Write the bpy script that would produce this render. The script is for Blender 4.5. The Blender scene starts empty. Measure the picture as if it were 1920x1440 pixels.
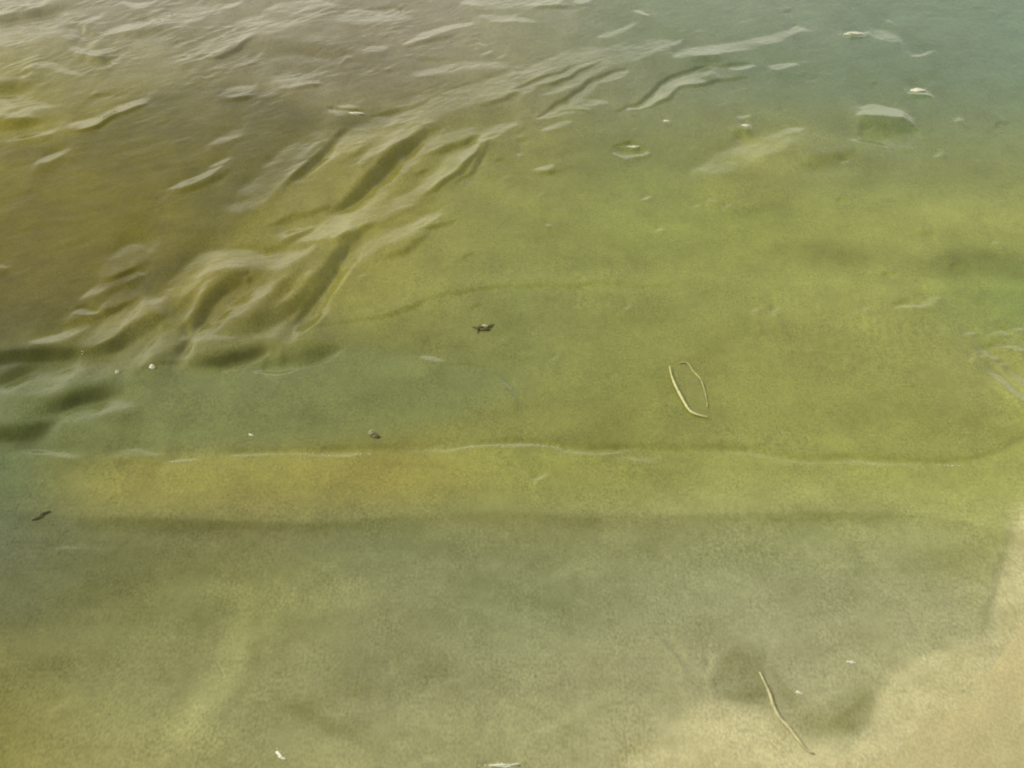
import bpy, bmesh, math, random
import numpy as np
from mathutils import Vector, Matrix

random.seed(4)
RNG = np.random.default_rng(11)
SC = bpy.context.scene
COL = SC.collection
R = math.radians

# ------------------------------------------------------------------ camera
CAM_H, PITCH, VFOV = 1.6, 30.0, 28.0
cam_data = bpy.data.cameras.new('camera')
cam_data.sensor_fit = 'VERTICAL'
cam_data.angle = R(VFOV)
cam_data.clip_start, cam_data.clip_end = 0.05, 12000
cam = bpy.data.objects.new('camera', cam_data)
COL.objects.link(cam)
cam.location = (0, 0, CAM_H)
cam.rotation_euler = (R(90 - PITCH), 0, 0)
SC.camera = cam

# ------------------------------------------------------------------ sky
SUN_EL, SUN_AZ = 36.0, -66.0          # azimuth measured to the right of the view
world = bpy.data.worlds.new('World')
SC.world = world
world.use_nodes = True
nt = world.node_tree
nt.nodes.clear()
N = nt.nodes.new
wo = N('ShaderNodeOutputWorld'); bg = N('ShaderNodeBackground')
sky = N('ShaderNodeTexSky'); sky.sky_type = 'NISHITA'; sky.sun_disc = False
sky.sun_elevation = R(SUN_EL); sky.sun_rotation = R(SUN_AZ)
sky.air_density = 1.5; sky.dust_density = 5.0; sky.ozone_density = 1.0
tc = N('ShaderNodeTexCoord'); mp = N('ShaderNodeMapping'); mp.inputs['Scale'].default_value = (1.0, 1.0, 2.2)
mp.inputs['Location'].default_value = (0.35, 0.1, 0.2)
nz = N('ShaderNodeTexNoise'); nz.inputs['Scale'].default_value = 2.3; nz.inputs['Detail'].default_value = 5
rp = N('ShaderNodeValToRGB')
rp.color_ramp.elements[0].position = 0.36; rp.color_ramp.elements[0].color = (0.45, 0.45, 0.45, 1)
rp.color_ramp.elements[1].position = 0.60; rp.color_ramp.elements[1].color = (1, 1, 1, 1)
mx = N('ShaderNodeMix'); mx.data_type = 'RGBA'
mx.inputs['B'].default_value = (7.5, 7.2, 6.6, 1)      # thin warm cloud veil
bg.inputs['Strength'].default_value = 0.09
L = nt.links.new
L(tc.outputs['Generated'], mp.inputs['Vector']); L(mp.outputs['Vector'], nz.inputs['Vector'])
L(nz.outputs['Fac'], rp.inputs['Fac']); L(rp.outputs['Color'], mx.inputs['Factor'])
L(sky.outputs['Color'], mx.inputs['A'])
# bright hazy band low over the horizon
sx = N('ShaderNodeSeparateXYZ'); L(tc.outputs['Generated'], sx.inputs[0])
hr = N('ShaderNodeValToRGB'); hr.color_ramp.interpolation = 'EASE'
hr.color_ramp.elements[0].position = 0.0; hr.color_ramp.elements[0].color = (1, 1, 1, 1)
hr.color_ramp.elements[1].position = 0.34; hr.color_ramp.elements[1].color = (0, 0, 0, 1)
L(sx.outputs['Z'], hr.inputs['Fac'])
hm = N('ShaderNodeMix'); hm.data_type = 'RGBA'; hm.inputs['B'].default_value = (15.0, 14.5, 12.2, 1)
L(hr.outputs['Color'], hm.inputs['Factor']); L(mx.outputs['Result'], hm.inputs['A']); L(hm.outputs['Result'], bg.inputs['Color'])
L(bg.outputs['Background'], wo.inputs['Surface'])

# ------------------------------------------------------------------ sun
sun_d = bpy.data.lights.new('sun', 'SUN')
sun_d.energy, sun_d.angle, sun_d.color = 2.1, R(10), (1.0, 0.95, 0.86)
sun = bpy.data.objects.new('sun', sun_d); COL.objects.link(sun)
sdir = Vector((math.sin(R(SUN_AZ)) * math.cos(R(SUN_EL)), math.cos(R(SUN_AZ)) * math.cos(R(SUN_EL)), math.sin(R(SUN_EL))))
sun.rotation_euler = (-sdir).to_track_quat('-Z', 'Y').to_euler()
sun.location = sdir * 20

SC.view_settings.view_transform = 'Standard'
SC.view_settings.look = 'None'
SC.view_settings.gamma = 1.0
SC.view_settings.exposure = 0.0
SC.cycles.filter_width = 2.0            # soft phone lens

# ------------------------------------------------------------------ survey: photo pixel <-> water plane
F = 720 / math.tan(R(VFOV / 2))
cp, sp = math.cos(R(PITCH)), math.sin(R(PITCH))

def ground(px, py, z=0.0):
    u, v = (px - 960) / F, (720 - py) / F
    d = Vector((u, cp + v * sp, -sp + v * cp))
    t = (z - CAM_H) / d.z
    return d.x * t, d.y * t

def to_px(X, Y, Z=0.0):
    dz = Z - CAM_H
    fwd = Y * cp - dz * sp
    up = Y * sp + dz * cp
    return 960 + F * X / fwd, 720 - F * up / fwd

# ------------------------------------------------------------------ strokes traced as wavelets
PAD = 120
SW, SH = (1920 + 2 * PAD) // 2, (1440 + 2 * PAD) // 2
gy, gx = np.mgrid[0:SH, 0:SW].astype(np.float32)
gx = gx * 2 - PAD; gy = gy * 2 - PAD

def blur(a, s, axis=None):
    r = int(3 * s + 1)
    k = np.exp(-0.5 * (np.arange(-r, r + 1) / s) ** 2); k /= k.sum()
    for ax in ((0, 1) if axis is None else (axis,)):
        p = [(0, 0), (0, 0)]; p[ax] = (r, r)
        q = np.pad(a, p, mode='edge')
        out = np.zeros_like(a)
        n = a.shape[ax]
        for i, w in enumerate(k):
            out += w * (q[i:i + n, :] if ax == 0 else q[:, i:i + n])
        a = out
    return a

def smooth_line(pts, n=10):
    if len(pts) < 3: 
        return pts
    P = [np.array(p, float) for p in pts]
    P = [2 * P[0] - P[1]] + P + [2 * P[-1] - P[-2]]
    out = []
    for i in range(1, len(P) - 2):
        for t in np.linspace(0, 1, n, endpoint=False):
            a, b, c, d = P[i - 1], P[i], P[i + 1], P[i + 2]
            out.append(0.5 * (2 * b + (c - a) * t + (2 * a - 5 * b + 4 * c - d) * t * t + (3 * b - a - 3 * c + d) * t ** 3))
    out.append(P[-2])
    return out

def stroke(img, pts, w, amp, taper=0.25):
    pts = [np.array(p, float) for p in smooth_line(pts)]
    seg = [np.linalg.norm(pts[i + 1] - pts[i]) for i in range(len(pts) - 1)]
    tot = sum(seg) + 1e-6
    m = w * 3 + 4
    x0, x1 = min(p[0] for p in pts) - m, max(p[0] for p in pts) + m
    y0, y1 = min(p[1] for p in pts) - m, max(p[1] for p in pts) + m
    i0, i1 = max(0, int((y0 + PAD) / 2)), min(SH, int((y1 + PAD) / 2) + 2)
    j0, j1 = max(0, int((x0 + PAD) / 2)), min(SW, int((x1 + PAD) / 2) + 2)
    if i1 <= i0 or j1 <= j0: return
    X, Y = gx[i0:i1, j0:j1], gy[i0:i1, j0:j1]
    best = np.full(X.shape, 1e9, np.float32); bt = np.zeros_like(best)
    acc = 0
    for k in range(len(pts) - 1):
        a, d = pts[k], pts[k + 1] - pts[k]
        L2 = d @ d + 1e-9
        t = np.clip(((X - a[0]) * d[0] + (Y - a[1]) * d[1]) / L2, 0, 1)
        dd = (X - a[0] - t * d[0]) ** 2 + (Y - a[1] - t * d[1]) ** 2
        u = dd < best
        best = np.where(u, dd, best); bt = np.where(u, (acc + t * seg[k]) / tot, bt)
        acc += seg[k]
    tp = np.clip(np.minimum(bt, 1 - bt) / taper, 0, 1)
    tp = 0.35 + 0.65 * (tp * tp * (3 - 2 * tp))
    ww = max(w, 1.8) * (1.15 if w >= 6 else 1.0) * (0.45 + 0.55 * tp)
    q = np.sqrt(best) / ww
    img[i0:i1, j0:j1] += amp * tp * np.exp(-np.power(q, 3.4) * 0.9)

def poly_mask(pts, soft):
    pts = smooth_line(list(pts) + [pts[0]], 6)
    m = np.zeros((SH, SW), np.float32); inside = np.zeros((SH, SW), bool)
    n = len(pts)
    for i in range(n):
        (xa, ya), (xb, yb) = pts[i], pts[(i + 1) % n]
        c = ((ya > gy) != (yb > gy)) & (gx < (xb - xa) * (gy - ya) / (yb - ya + 1e-9) + xa)
        inside ^= c
    m[inside] = 1
    return blur(m, soft / 2)

S = np.zeros((SH, SW), np.float32)       # slope away from (+) or towards (-) the beach
def b(w, a, *p): stroke(S, p, w * (1.35 if w >= 8 else 1.1), a)
def d(w, a, *p): stroke(S, p, w, -a)

# --- top left, small wind ripples
b(9, .7, (-60, 30), (5, 14), (70, 6)); b(11, .55, (-40, 78), (40, 62), (95, 46), (140, 30)); b(6, .6, (110, 48), (130, 62), (150, 66))
b(4, .7, (225, 4), (255, 10), (285, 6)); b(3, .6, (155, 42), (182, 33)); b(5, .7, (195, 62), (240, 52), (285, 38))
b(8, .55, (295, 42), (345, 32), (392, 16)); d(8, .5, (-30, 34), (50, 28), (125, 14)); d(5, .6, (148, 50), (165, 62), (180, 66))
d(6, .35, (205, 68), (280, 60), (340, 36)); b(5, .6, (128, 88), (155, 98), (180, 100), (210, 92)); d(6, .5, (135, 98), (165, 110), (200, 112))
b(3, .7, (185, 128), (200, 124), (218, 113)); b(8, .5, (345, 108), (400, 88), (440, 70), (475, 52)); d(4, .6, (398, 110), (440, 96), (472, 72))
b(5, .45, (398, 128), (440, 120), (480, 110)); b(7, .5, (415, 180), (445, 172), (475, 164)); d(4, .4, (420, 190), (470, 184))
S += .75 * poly_mask([(514, 150), (545, 141), (588, 148), (570, 156), (540, 169)], 4)
d(4, .4, (525, 172), (560, 165), (600, 158)); b(3, .6, (575, 150), (582, 144), (592, 156))
d(4, .7, (38, 140), (50, 134), (62, 127)); d(9, .5, (-40, 168), (20, 164), (65, 160)); d(8, .45, (-40, 238), (20, 233), (75, 228))
b(10, .35, (-40, 190), (30, 200), (95, 206)); d(3, .8, (168, 182), (185, 177), (208, 173)); d(3.5, .6, (128, 248), (165, 242), (205, 224), (272, 194))
b(6, .35, (125, 238), (170, 230), (215, 212), (275, 186)); b(3.5, 1.0, (322, 352), (370, 334), (412, 314)); b(3, .5, (390, 312), (432, 297))
d(5, .25, (330, 362), (390, 342), (430, 322)); b(4, .4, (78, 302), (100, 294), (128, 280)); b(6, .3, (400, 270), (430, 255), (455, 246))
b(9, .3, (420, 60), (520, 40), (600, 30)); d(10, .25, (460, 90), (560, 90), (690, 110)); b(6, .5, (500, 18), (560, 10), (620, 6))
b(6, .5, (620, 210), (650, 205), (668, 200)); d(3, .8, (622, 203), (650, 204), (680, 206)); b(2.5, .9, (655, 210), (680, 212))
b(5, .35, (60, 130), (80, 120), (150, 140)); b(4, .3, (20, 262), (80, 250), (110, 240)); b(4, .3, (70, 305), (110, 290))
b(8, .4, (640, 34), (700, 28), (765, 30)); d(3, .5, (678, 20), (740, 12)); b(3, .8, (758, 82), (790, 68), (830, 56), (885, 44))
d(4, .4, (764, 90), (800, 78), (850, 66)); b(4, .5, (688, 92), (722, 90)); b(2.5, .6, (893, 78), (908, 84)); d(3, .4, (780, 108), (850, 110))
b(7, .6, (870, 5), (950, 8), (1045, 2)); b(3, .8, (1078, 3), (1104, 2)); b(3, .5, (1190, 20), (1215, 26)); d(3, .4, (990, 14), (1080, 14))
b(4, .4, (1120, 70), (1160, 60), (1200, 40)); b(7, .3, (780, 140), (850, 128), (960, 120)); b(5, .3, (900, 30), (1000, 40))
# --- long ridge running up to the right
b(13, .55, (555, 332), (600, 298), (650, 266), (720, 236), (800, 205), (900, 168), (1000, 142), (1100, 112), (1250, 84))
d(5, .6, (696, 220), (745, 208), (785, 198), (822, 176)); d(5, .35, (822, 176), (870, 160), (960, 130))
b(13, .55, (436, 390), (488, 358), (528, 312), (560, 282), (592, 258)); d(7, .6, (540, 345), (572, 318), (612, 284), (645, 246))
d(12, .95, (628, 398), (668, 366), (705, 330), (742, 295), (785, 258), (820, 247)); d(8, .4, (640, 392), (690, 352))
b(11, .5, (660, 395), (705, 365), (735, 318), (790, 274), (840, 256), (885, 248))
d(5, .8, (798, 367), (838, 342), (868, 312), (888, 290)); d(6, .6, (812, 288), (860, 272), (905, 254)); d(4, .5, (778, 328), (790, 324), (806, 317))
d(5, .35, (888, 290), (900, 275), (906, 256)); b(9, .45, (772, 368), (820, 338), (852, 302), (884, 276))
d(6, .65, (622, 456), (660, 442), (704, 420)); d(5, .6, (728, 484), (770, 466), (800, 446)); d(4, .6, (800, 425), (828, 421), (856, 414))
b(8, .4, (632, 440), (690, 408), (750, 382), (800, 350)); b(10, .3, (650, 490), (720, 450), (790, 430))
d(3, 1.1, (960, 168), (1008, 149), (1060, 130), (1130, 106)); b(4.5, 1.2, (1006, 158), (1060, 137), (1112, 114)); d(3, 1.1, (1012, 166), (1060, 146), (1126, 115))
b(4, .9, (972, 173), (1004, 166)); d(3.5, 1.1, (1006, 218), (1050, 191), (1108, 153), (1170, 129)); b(5, 1.2, (1124, 152), (1150, 143), (1174, 135))
b(7, .7, (1074, 184), (1092, 172), (1116, 158)); b(7, .6, (1006, 218), (1056, 206), (1132, 190)); d(2.5, .6, (1036, 213), (1070, 207), (1104, 207)); b(4, .5, (1186, 112), (1220, 98), (1256, 84))
b(5, .45, (1020, 178), (1060, 162), (1120, 136))
S += 1.25 * poly_mask([(1196, 199), (1214, 190), (1242, 162), (1276, 143), (1334, 131), (1322, 140), (1296, 148), (1280, 162), (1252, 183), (1218, 196)], 3)
b(3, .9, (1170, 205), (1200, 198)); d(3.2, 1.1, (1156, 208), (1204, 190), (1240, 156), (1272, 138), (1334, 121)); d(2.8, 1.1, (1204, 201), (1250, 189), (1276, 167), (1312, 158), (1362, 150), (1398, 145))
b(3, 1.0, (1274, 158), (1300, 152), (1328, 154)); d(2, .8, (1288, 143), (1310, 142)); b(6, .7, (1266, 104), (1300, 98), (1356, 92)); b(3, .8, (1368, 129), (1408, 123)); d(3, .7, (1338, 124), (1370, 122), (1402, 118))
d(6, .4, (1300, 112), (1330, 110), (1356, 112)); b(4, 1.0, (1446, 127), (1470, 124), (1494, 119)); b(6, .35, (1280, 100), (1420, 80), (1505, 54)); b(4, .4, (1478, 62), (1505, 50))
b(4, 1.3, (1582, 66), (1600, 64), (1618, 66)); d(3, .8, (1590, 72), (1616, 72)); b(4, 1.2, (1704, 172), (1720, 170), (1740, 173)); d(4, .6, (1700, 180), (1740, 181)); b(6, .3, (1640, 62), (1680, 72))
S += 1.1 * poly_mask([(1608, 214), (1638, 197), (1692, 214), (1660, 218)], 3); S -= .4 * poly_mask([(1612, 219), (1650, 221), (1692, 224), (1720, 250), (1660, 256), (1612, 252)], 4); d(2.4, .7, (1612, 217), (1640, 219), (1668, 221))
b(2.2, .5, (1594, 262), (1625, 266), (1662, 272)); b(3, 1.2, (1388, 237), (1404, 237)); d(7, .5, (1376, 250), (1412, 252)); b(2.5, .6, (1450, 250), (1480, 244), (1506, 244))
b(2.5, 1.2, (1176, 275), (1198, 275)); d(2.5, .8, (1150, 274), (1180, 267), (1214, 276)); d(2.5, .7, (1155, 279), (1185, 281), (1216, 278)); b(3, .7, (1146, 288), (1180, 293), (1218, 284)); b(2.5, .8, (1244, 227), (1256, 227))
b(3, .5, (1018, 242), (1074, 230)); d(3, .5, (968, 266), (988, 262)); b(3, .3, (1000, 320), (1040, 310)); d(4, .3, (1010, 325), (1060, 318)); b(12, .25, (1300, 330), (1400, 290), (1500, 250)); b(5, .35, (1400, 300), (1440, 280), (1480, 262))
d(10, .25, (1500, 310), (1560, 300), (1600, 290)); b(2.5, .6, (1672, 578), (1710, 572), (1764, 561)); d(2.5, .5, (1668, 570), (1700, 568)); d(2.5, .5, (1720, 436), (1750, 442))
# --- eddies on the left
S += .8 * poly_mask([(188, 522), (214, 486), (240, 466), (278, 464), (272, 488), (236, 502)], 6)
d(5, .55, (188, 528), (225, 516), (262, 498)); b(4, .9, (138, 586), (160, 584), (184, 588)); d(3, .7, (142, 577), (160, 575), (182, 578)); b(8, .55, (200, 572), (225, 560), (254, 548)); b(3, .6, (-20, 498), (12, 498))
b(10, .6, (166, 644), (196, 622), (218, 600), (244, 584)); d(11, .95, (180, 664), (232, 636), (276, 606), (316, 588)); d(8, .7, (-60, 672), (40, 666), (130, 662), (205, 654)); d(8, .55, (-60, 720), (10, 712), (66, 688))
b(11, .7, (300, 598), (322, 556), (358, 516), (398, 491), (440, 482), (500, 486), (566, 478)); d(12, .8, (340, 650), (362, 612), (394, 560), (432, 530), (476, 518))
b(8, .55, (428, 592), (462, 566), (494, 544)); d(12, .8, (376, 626), (462, 612), (548, 574), (604, 524), (636, 472), (654, 436)); d(9, .4, (470, 602), (510, 560), (560, 512))
b(9, .6, (256, 680), (290, 654), (330, 630), (420, 622), (512, 598)); b(9, .35, (280, 560), (330, 600), (350, 580))
S -= 1.1 * poly_mask([(346, 694), (362, 674), (404, 660), (452, 650), (506, 642), (520, 654), (494, 674), (446, 688), (396, 694)], 4)
d(3, .9, (266, 690), (296, 682), (346, 680)); b(2.6, 1.3, (416, 694), (456, 686), (486, 674), (512, 658)); b(3, 1.2, (556, 626), (580, 610), (600, 594), (612, 568)); b(5, .5, (612, 568), (640, 520), (670, 486))
S -= .7 * poly_mask([(486, 688), (516, 666), (560, 646), (636, 644), (604, 668), (552, 684)], 5); b(2.2, .7, (478, 694), (520, 699), (560, 692)); b(2, .4, (560, 692), (600, 676), (640, 656))
d(13, .5, (66, 772), (140, 748), (232, 730)); d(12, .5, (-50, 812), (50, 810), (104, 790)); b(12, .3, (10, 735), (100, 715), (210, 696)); b(10, .25, (100, 790), (180, 770), (260, 760))
d(5, 1.2, (-60, 684), (40, 674), (120, 668), (200, 658)); d(4, 1.2, (200, 658), (250, 628), (300, 598)); d(4, 1.3, (352, 692), (400, 690), (450, 683), (510, 654)); d(3.5, 1.0, (492, 688), (560, 682), (630, 650)); d(4, 1, (344, 648), (366, 606), (398, 556), (440, 524)); d(5, 1, (560, 606), (606, 540), (646, 464)); d(4, 1, (640, 388), (690, 344), (742, 296)); d(4, 1, (0, 812), (60, 806), (104, 792)); d(4, .9, (80, 772), (150, 752), (226, 734))
d(6, .6, (470, 484), (540, 452), (604, 424)); d(5, .5, (500, 424), (560, 404), (626, 388)); b(8, .5, (520, 446), (590, 436), (650, 424)); b(9, .6, (596, 430), (660, 396), (716, 356)); d(4, .6, (560, 600), (590, 560), (612, 520)); b(7, .6, (680, 300), (730, 262), (790, 240)); d(4, .5, (900, 200), (960, 178), (1010, 160)); b(6, .6, (690, 470), (760, 430), (820, 402)); d(4, .5, (420, 470), (490, 462), (560, 468)); b(6, .5, (150, 560), (210, 530), (270, 512)); d(6, .6, (120, 610), (190, 590), (250, 566)); b(6, .5, (60, 640), (120, 632), (170, 612)); d(4, .5, (920, 260), (900, 300), (860, 346)); b(7, .5, (860, 300), (900, 262), (960, 232))
# --- thin edges of spent wash
b(5, .6, (36, 846), (90, 850), (152, 856)); b(5, .55, (196, 852), (245, 849), (295, 852)); d(2.6, .8, (176, 864), (250, 866), (290, 874), (332, 868)); d(2.6, .6, (112, 862), (140, 868), (170, 874)); b(2.4, .9, (306, 871), (335, 866), (374, 861))
b(2.2, .5, (430, 855), (500, 850), (560, 848)); b(2.4, .9, (560, 849), (630, 852), (694, 851)); b(2.2, .45, (770, 846), (860, 841), (900, 838), (960, 834), (1010, 835), (1066, 839)); b(2.4, .6, (1040, 842), (1110, 848), (1200, 846))
d(4.5, .55, (900, 828), (960, 825), (1060, 832), (1180, 840), (1400, 841), (1500, 855), (1620, 858), (1780, 863), (1860, 850), (1925, 820)); b(3, .2, (1200, 850), (1400, 850), (1500, 864), (1620, 868), (1740, 872), (1812, 873), (1880, 862))
d(4, .8, (400, 848), (560, 840), (760, 838)); d(4, .35, (580, 612), (700, 597), (770, 578), (820, 555), (940, 538), (1260, 533)); b(2.2, .6, (786, 672), (812, 673), (842, 676)); d(2, .4, (842, 680), (880, 688), (926, 694)); b(2, .45, (926, 690), (946, 720), (972, 756))
d(6, .2, (120, 972), (280, 976), (440, 986), (600, 984), (800, 972)); d(6, .18, (1160, 972), (1250, 966), (1400, 970), (1700, 972)); b(2.4, .5, (92, 1030), (160, 1029)); b(2, .3, (160, 1029), (300, 1022))
b(2.6, .7, (996, 902), (1012, 898), (1026, 890)); b(5, .3, (1150, 860), (1190, 862), (1230, 864)); b(6, 1.6, (1864, 702), (1888, 720), (1904, 730), (1930, 752)); b(5, 1.4, (1890, 698), (1912, 712), (1934, 726)); b(3, 1.2, (1838, 668), (1848, 660), (1856, 670), (1866, 668)); b(3, 1.2, (1852, 628), (1876, 622), (1900, 628)); b(2.6, 1, (1860, 652), (1890, 650), (1920, 656)); d(3, .9, (1868, 712), (1886, 726), (1906, 742)); d(3, .8, (1846, 650), (1870, 644)); d(3, .6, (1880, 704), (1902, 718), (1926, 734))
b(2.5, .5, (1866, 684), (1892, 684)); b(3, .7, (1898, 638), (1908, 636)); b(2.5, .6, (1848, 664), (1858, 672)); b(3, .4, (1822, 678), (1830, 668)); b(2.5, .5, (1905, 617), (1930, 619)); d(8, .12, (1842, 1180), (1862, 1110), (1884, 1020), (1914, 962))
b(3, .35, (724, 1245), (726, 1290)); b(2.5, .3, (820, 1285), (880, 1270)); b(2.5, .4, (1340, 1232), (1330, 1260), (1332, 1284)); b(3, .7, (768, 1428), (800, 1423), (834, 1420)); d(2.4, .6, (900, 1432), (936, 1422), (964, 1428)); b(5, .8, (896, 1440), (938, 1433), (976, 1440))
b(2.5, .7, (1536, 1302), (1572, 1298)); b(3, .3, (130, 1322), (100, 1332)); b(3, .3, (1440, 1230), (1445, 1256)); b(2, .3, (1240, 1200), (1290, 1260))

for q in range(56):                        # scattered flicks of light and dark on the calmer water
    x_, y_ = RNG.uniform(860, 1910), RNG.uniform(20, 720)
    l_ = RNG.uniform(6, 34) * (1.2 - y_ / 1400); a_ = RNG.uniform(.15, .55)
    q_ = ((x_, y_), (x_ + l_ * .5, y_ - l_ * RNG.uniform(-.05, .3)), (x_ + l_, y_ - l_ * RNG.uniform(.05, .45)))
    (b if RNG.random() < .5 else d)(RNG.uniform(1.8, 3), a_, *q_)
for q in range(26):
    x_, y_ = RNG.uniform(0, 900), RNG.uniform(10, 640)
    if x_ < 520 and 170 < y_ < 470: continue
    l_ = RNG.uniform(8, 46) * (1.2 - y_ / 1400); a_ = RNG.uniform(.15, .55)
    q_ = ((x_, y_), (x_ + l_ * .5, y_ - l_ * RNG.uniform(.1, .4)), (x_ + l_, y_ - l_ * RNG.uniform(.2, .6)))
    (b if RNG.random() < .45 else d)(RNG.uniform(1.8, 4), a_, *q_)

# ------------------------------------------------------------------ water colour chart: silt and algae, with sky reflections painted in
CX = [0, 240, 480, 720, 960, 1200, 1440, 1680, 1920]
CY = [30, 150, 280, 420, 560, 680, 780, 900, 1000, 1120, 1280, 1420]
CHART = [
 [(150,145,112),(142,138,110),(148,143,114),(142,135,108),(142,143,110),(120,135,102),(120,134,104),(112,133,104),(108,133,106)],  # far water: sky glare painted in as grey tones
 [(140,136,68),(132,127,74),(128,122,86),(126,119,86),(132,132,88),(122,129,90),(108,126,91),(110,128,94),(108,130,98)],
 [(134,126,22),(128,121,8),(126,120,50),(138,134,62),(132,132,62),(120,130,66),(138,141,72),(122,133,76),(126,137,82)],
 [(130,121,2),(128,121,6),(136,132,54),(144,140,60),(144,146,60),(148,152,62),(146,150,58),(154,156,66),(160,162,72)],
 [(132,124,48),(118,112,42),(124,118,48),(146,146,64),(138,140,62),(146,148,64),(152,154,68),(154,156,70),(130,144,62)],
 [(92,98,44),(118,120,68),(118,122,64),(126,132,66),(138,140,66),(146,148,64),(150,150,66),(154,154,70),(162,162,84)],
 [(84,94,54),(114,120,68),(124,128,66),(130,130,60),(138,138,62),(140,140,60),(148,150,66),(150,150,66),(156,156,72)],
 [(98,108,66),(144,137,66),(148,140,63),(150,140,60),(150,148,66),(150,148,68),(156,156,76),(158,158,74),(158,158,74)],
 [(108,110,64),(120,118,60),(124,120,62),(128,130,70),(138,136,72),(146,144,80),(150,150,82),(154,154,84),(160,160,76)],
 [(114,114,62),(130,128,66),(142,140,72),(140,138,78),(140,142,84),(148,148,90),(156,154,98),(158,156,98),(172,168,104)],
 [(128,122,54),(138,136,74),(148,146,84),(138,136,80),(148,146,88),(156,152,94),(156,152,98),(172,166,106),(176,172,118)],
 [(138,132,58),(152,146,80),(150,146,84),(152,148,86),(158,154,92),(166,160,100),(176,170,110),(182,176,116),(172,170,116)],
]
def lin(c):
    c = np.asarray(c, np.float64) / 255
    return np.where(c <= .04045, c / 12.92, ((c + .055) / 1.055) ** 2.4)
CHART = np.array(CHART, float)
CHART[8:, :] += (-5, 0, 15); CHART[10:, :7] += (5, 4, 4); CHART[8:, :3] += (-1, -1, -4); CHART[3:8, 4:] += (-9, -5, 5); CHART[6:8, :4] += (-4, -1, 0); CHART[3:8, 2:4] += (-2, -2, 3)
chart = lin(CHART)

def chart_image():
    """the chart drawn out smoothly over the surveyed area"""
    xs = np.clip(gx[0], CX[0], CX[-1]); ys = np.clip(gy[:, 0], CY[0], CY[-1])
    def w(vals, knots):
        i = np.clip(np.searchsorted(knots, vals) - 1, 0, len(knots) - 2)
        k = np.array(knots, float)
        t = (vals - k[i]) / (k[i + 1] - k[i])
        return i, t * t * (3 - 2 * t) * .5 + t * .5
    ix, tx = w(xs, CX); iy, ty = w(ys, CY)
    tx = tx[None, :, None]; ty = ty[:, None, None]
    a = chart[iy][:, ix] * (1 - tx) + chart[iy][:, ix + 1] * tx
    c = chart[iy + 1][:, ix] * (1 - tx) + chart[iy + 1][:, ix + 1] * tx
    return a * (1 - ty) + c * ty
SILT_GLARE = chart_image()
for k in range(3): SILT_GLARE[..., k] = blur(SILT_GLARE[..., k].astype(np.float32), 14)

# algae and silt clouds, plus ripple shade and a dark reflection painted in
T = np.zeros((SH, SW), np.float32)
def cl(w, a, *p): stroke(T, p, w, a)
cl(26, -.22, (1740, 505), (1830, 495), (1960, 500)); cl(24, -.10, (1370, 385), (1440, 370), (1510, 350)); cl(26, -.10, (1540, 325), (1700, 325), (1900, 335)); cl(20, .12, (1330, 470), (1240, 520), (1120, 530), (900, 520))
cl(24, .10, (1300, 360), (1360, 310), (1460, 270)); cl(22, .12, (1640, 405), (1760, 395), (1930, 420)); cl(18, -.08, (1400, 480), (1520, 470), (1620, 490)); cl(22, .06, (1620, 530), (1700, 540), (1800, 560))
cl(30, .09, (310, 1410), (380, 1320), (440, 1230), (460, 1130)); cl(22, -.05, (460, 1420), (520, 1330), (620, 1300)); cl(26, -.10, (60, 1160), (160, 1120), (280, 1090)); cl(20, .07, (300, 1120), (400, 1100), (520, 1110))
cl(16, -.12, (160, 980), (330, 985), (520, 990)); cl(22, -.06, (1340, 940), (1500, 955), (1700, 960)); cl(20, -.16, (60, 770), (150, 746), (230, 728)); cl(18, -.22, (-60, 810), (40, 812), (105, 795)); cl(18, -.22, (-60, 690), (30, 672), (130, 664))  # strokes at the left paint shade on the dark wave faces
cl(12, -.12, (190, 660), (240, 632), (310, 590)); cl(16, -.1, (400, 620), (560, 570), (640, 470)); cl(14, -.1, (650, 390), (700, 340), (770, 270)); cl(14, -.08, (350, 640), (390, 570), (460, 520)); cl(16, .1, (310, 590), (350, 530), (420, 488), (540, 484))  # shade of the ripple troughs, and one lit crest, painted as colour
cl(14, -.18, (370, 680), (440, 668), (510, 652)); cl(16, -.12, (500, 680), (560, 664), (625, 650)); cl(22, .09, (1460, 500), (1560, 540), (1640, 545)); cl(20, -.06, (1700, 790), (1780, 800), (1860, 790)); cl(30, -.05, (1060, 760), (1200, 790), (1350, 800))  # first two strokes paint shade into the leaf shaped troughs
cl(12, -.14, (-40, 165), (20, 164), (60, 161)); cl(11, -.12, (-40, 235), (20, 232), (75, 228)); cl(30, -.06, (420, 130), (560, 110), (720, 110)); cl(20, .06, (480, 140), (560, 150), (600, 160))
T -= .34 * poly_mask([(-120, 262), (60, 268), (140, 252), (270, 186), (340, 158), (480, 168), (600, 208), (760, 214), (690, 240), (620, 276), (560, 330), (500, 372), (440, 440), (340, 520), (200, 580), (-120, 640)], 9)  # dark reflection at upper left, painted as an olive patch
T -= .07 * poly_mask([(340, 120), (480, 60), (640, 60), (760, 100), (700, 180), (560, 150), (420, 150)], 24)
cl(22, .15, (300, 1420), (370, 1330), (430, 1250), (458, 1150)); cl(12, -.08, (480, 1160), (470, 1260), (400, 1370)); cl(10, .07, (640, 1440), (800, 1300), (920, 1262)); cl(8, .07, (1000, 1170), (1060, 1220), (1110, 1270))
cl(14, -.08, (880, 1090), (960, 1110), (1140, 1170)); cl(26, .07, (560, 1130), (700, 1100), (860, 1080)); cl(14, .06, (0, 1380), (90, 1330), (180, 1300)); cl(30, -.09, (560, 1330), (680, 1280), (900, 1250)); cl(30, -.07, (80, 1060), (240, 1060), (420, 1070))
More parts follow.
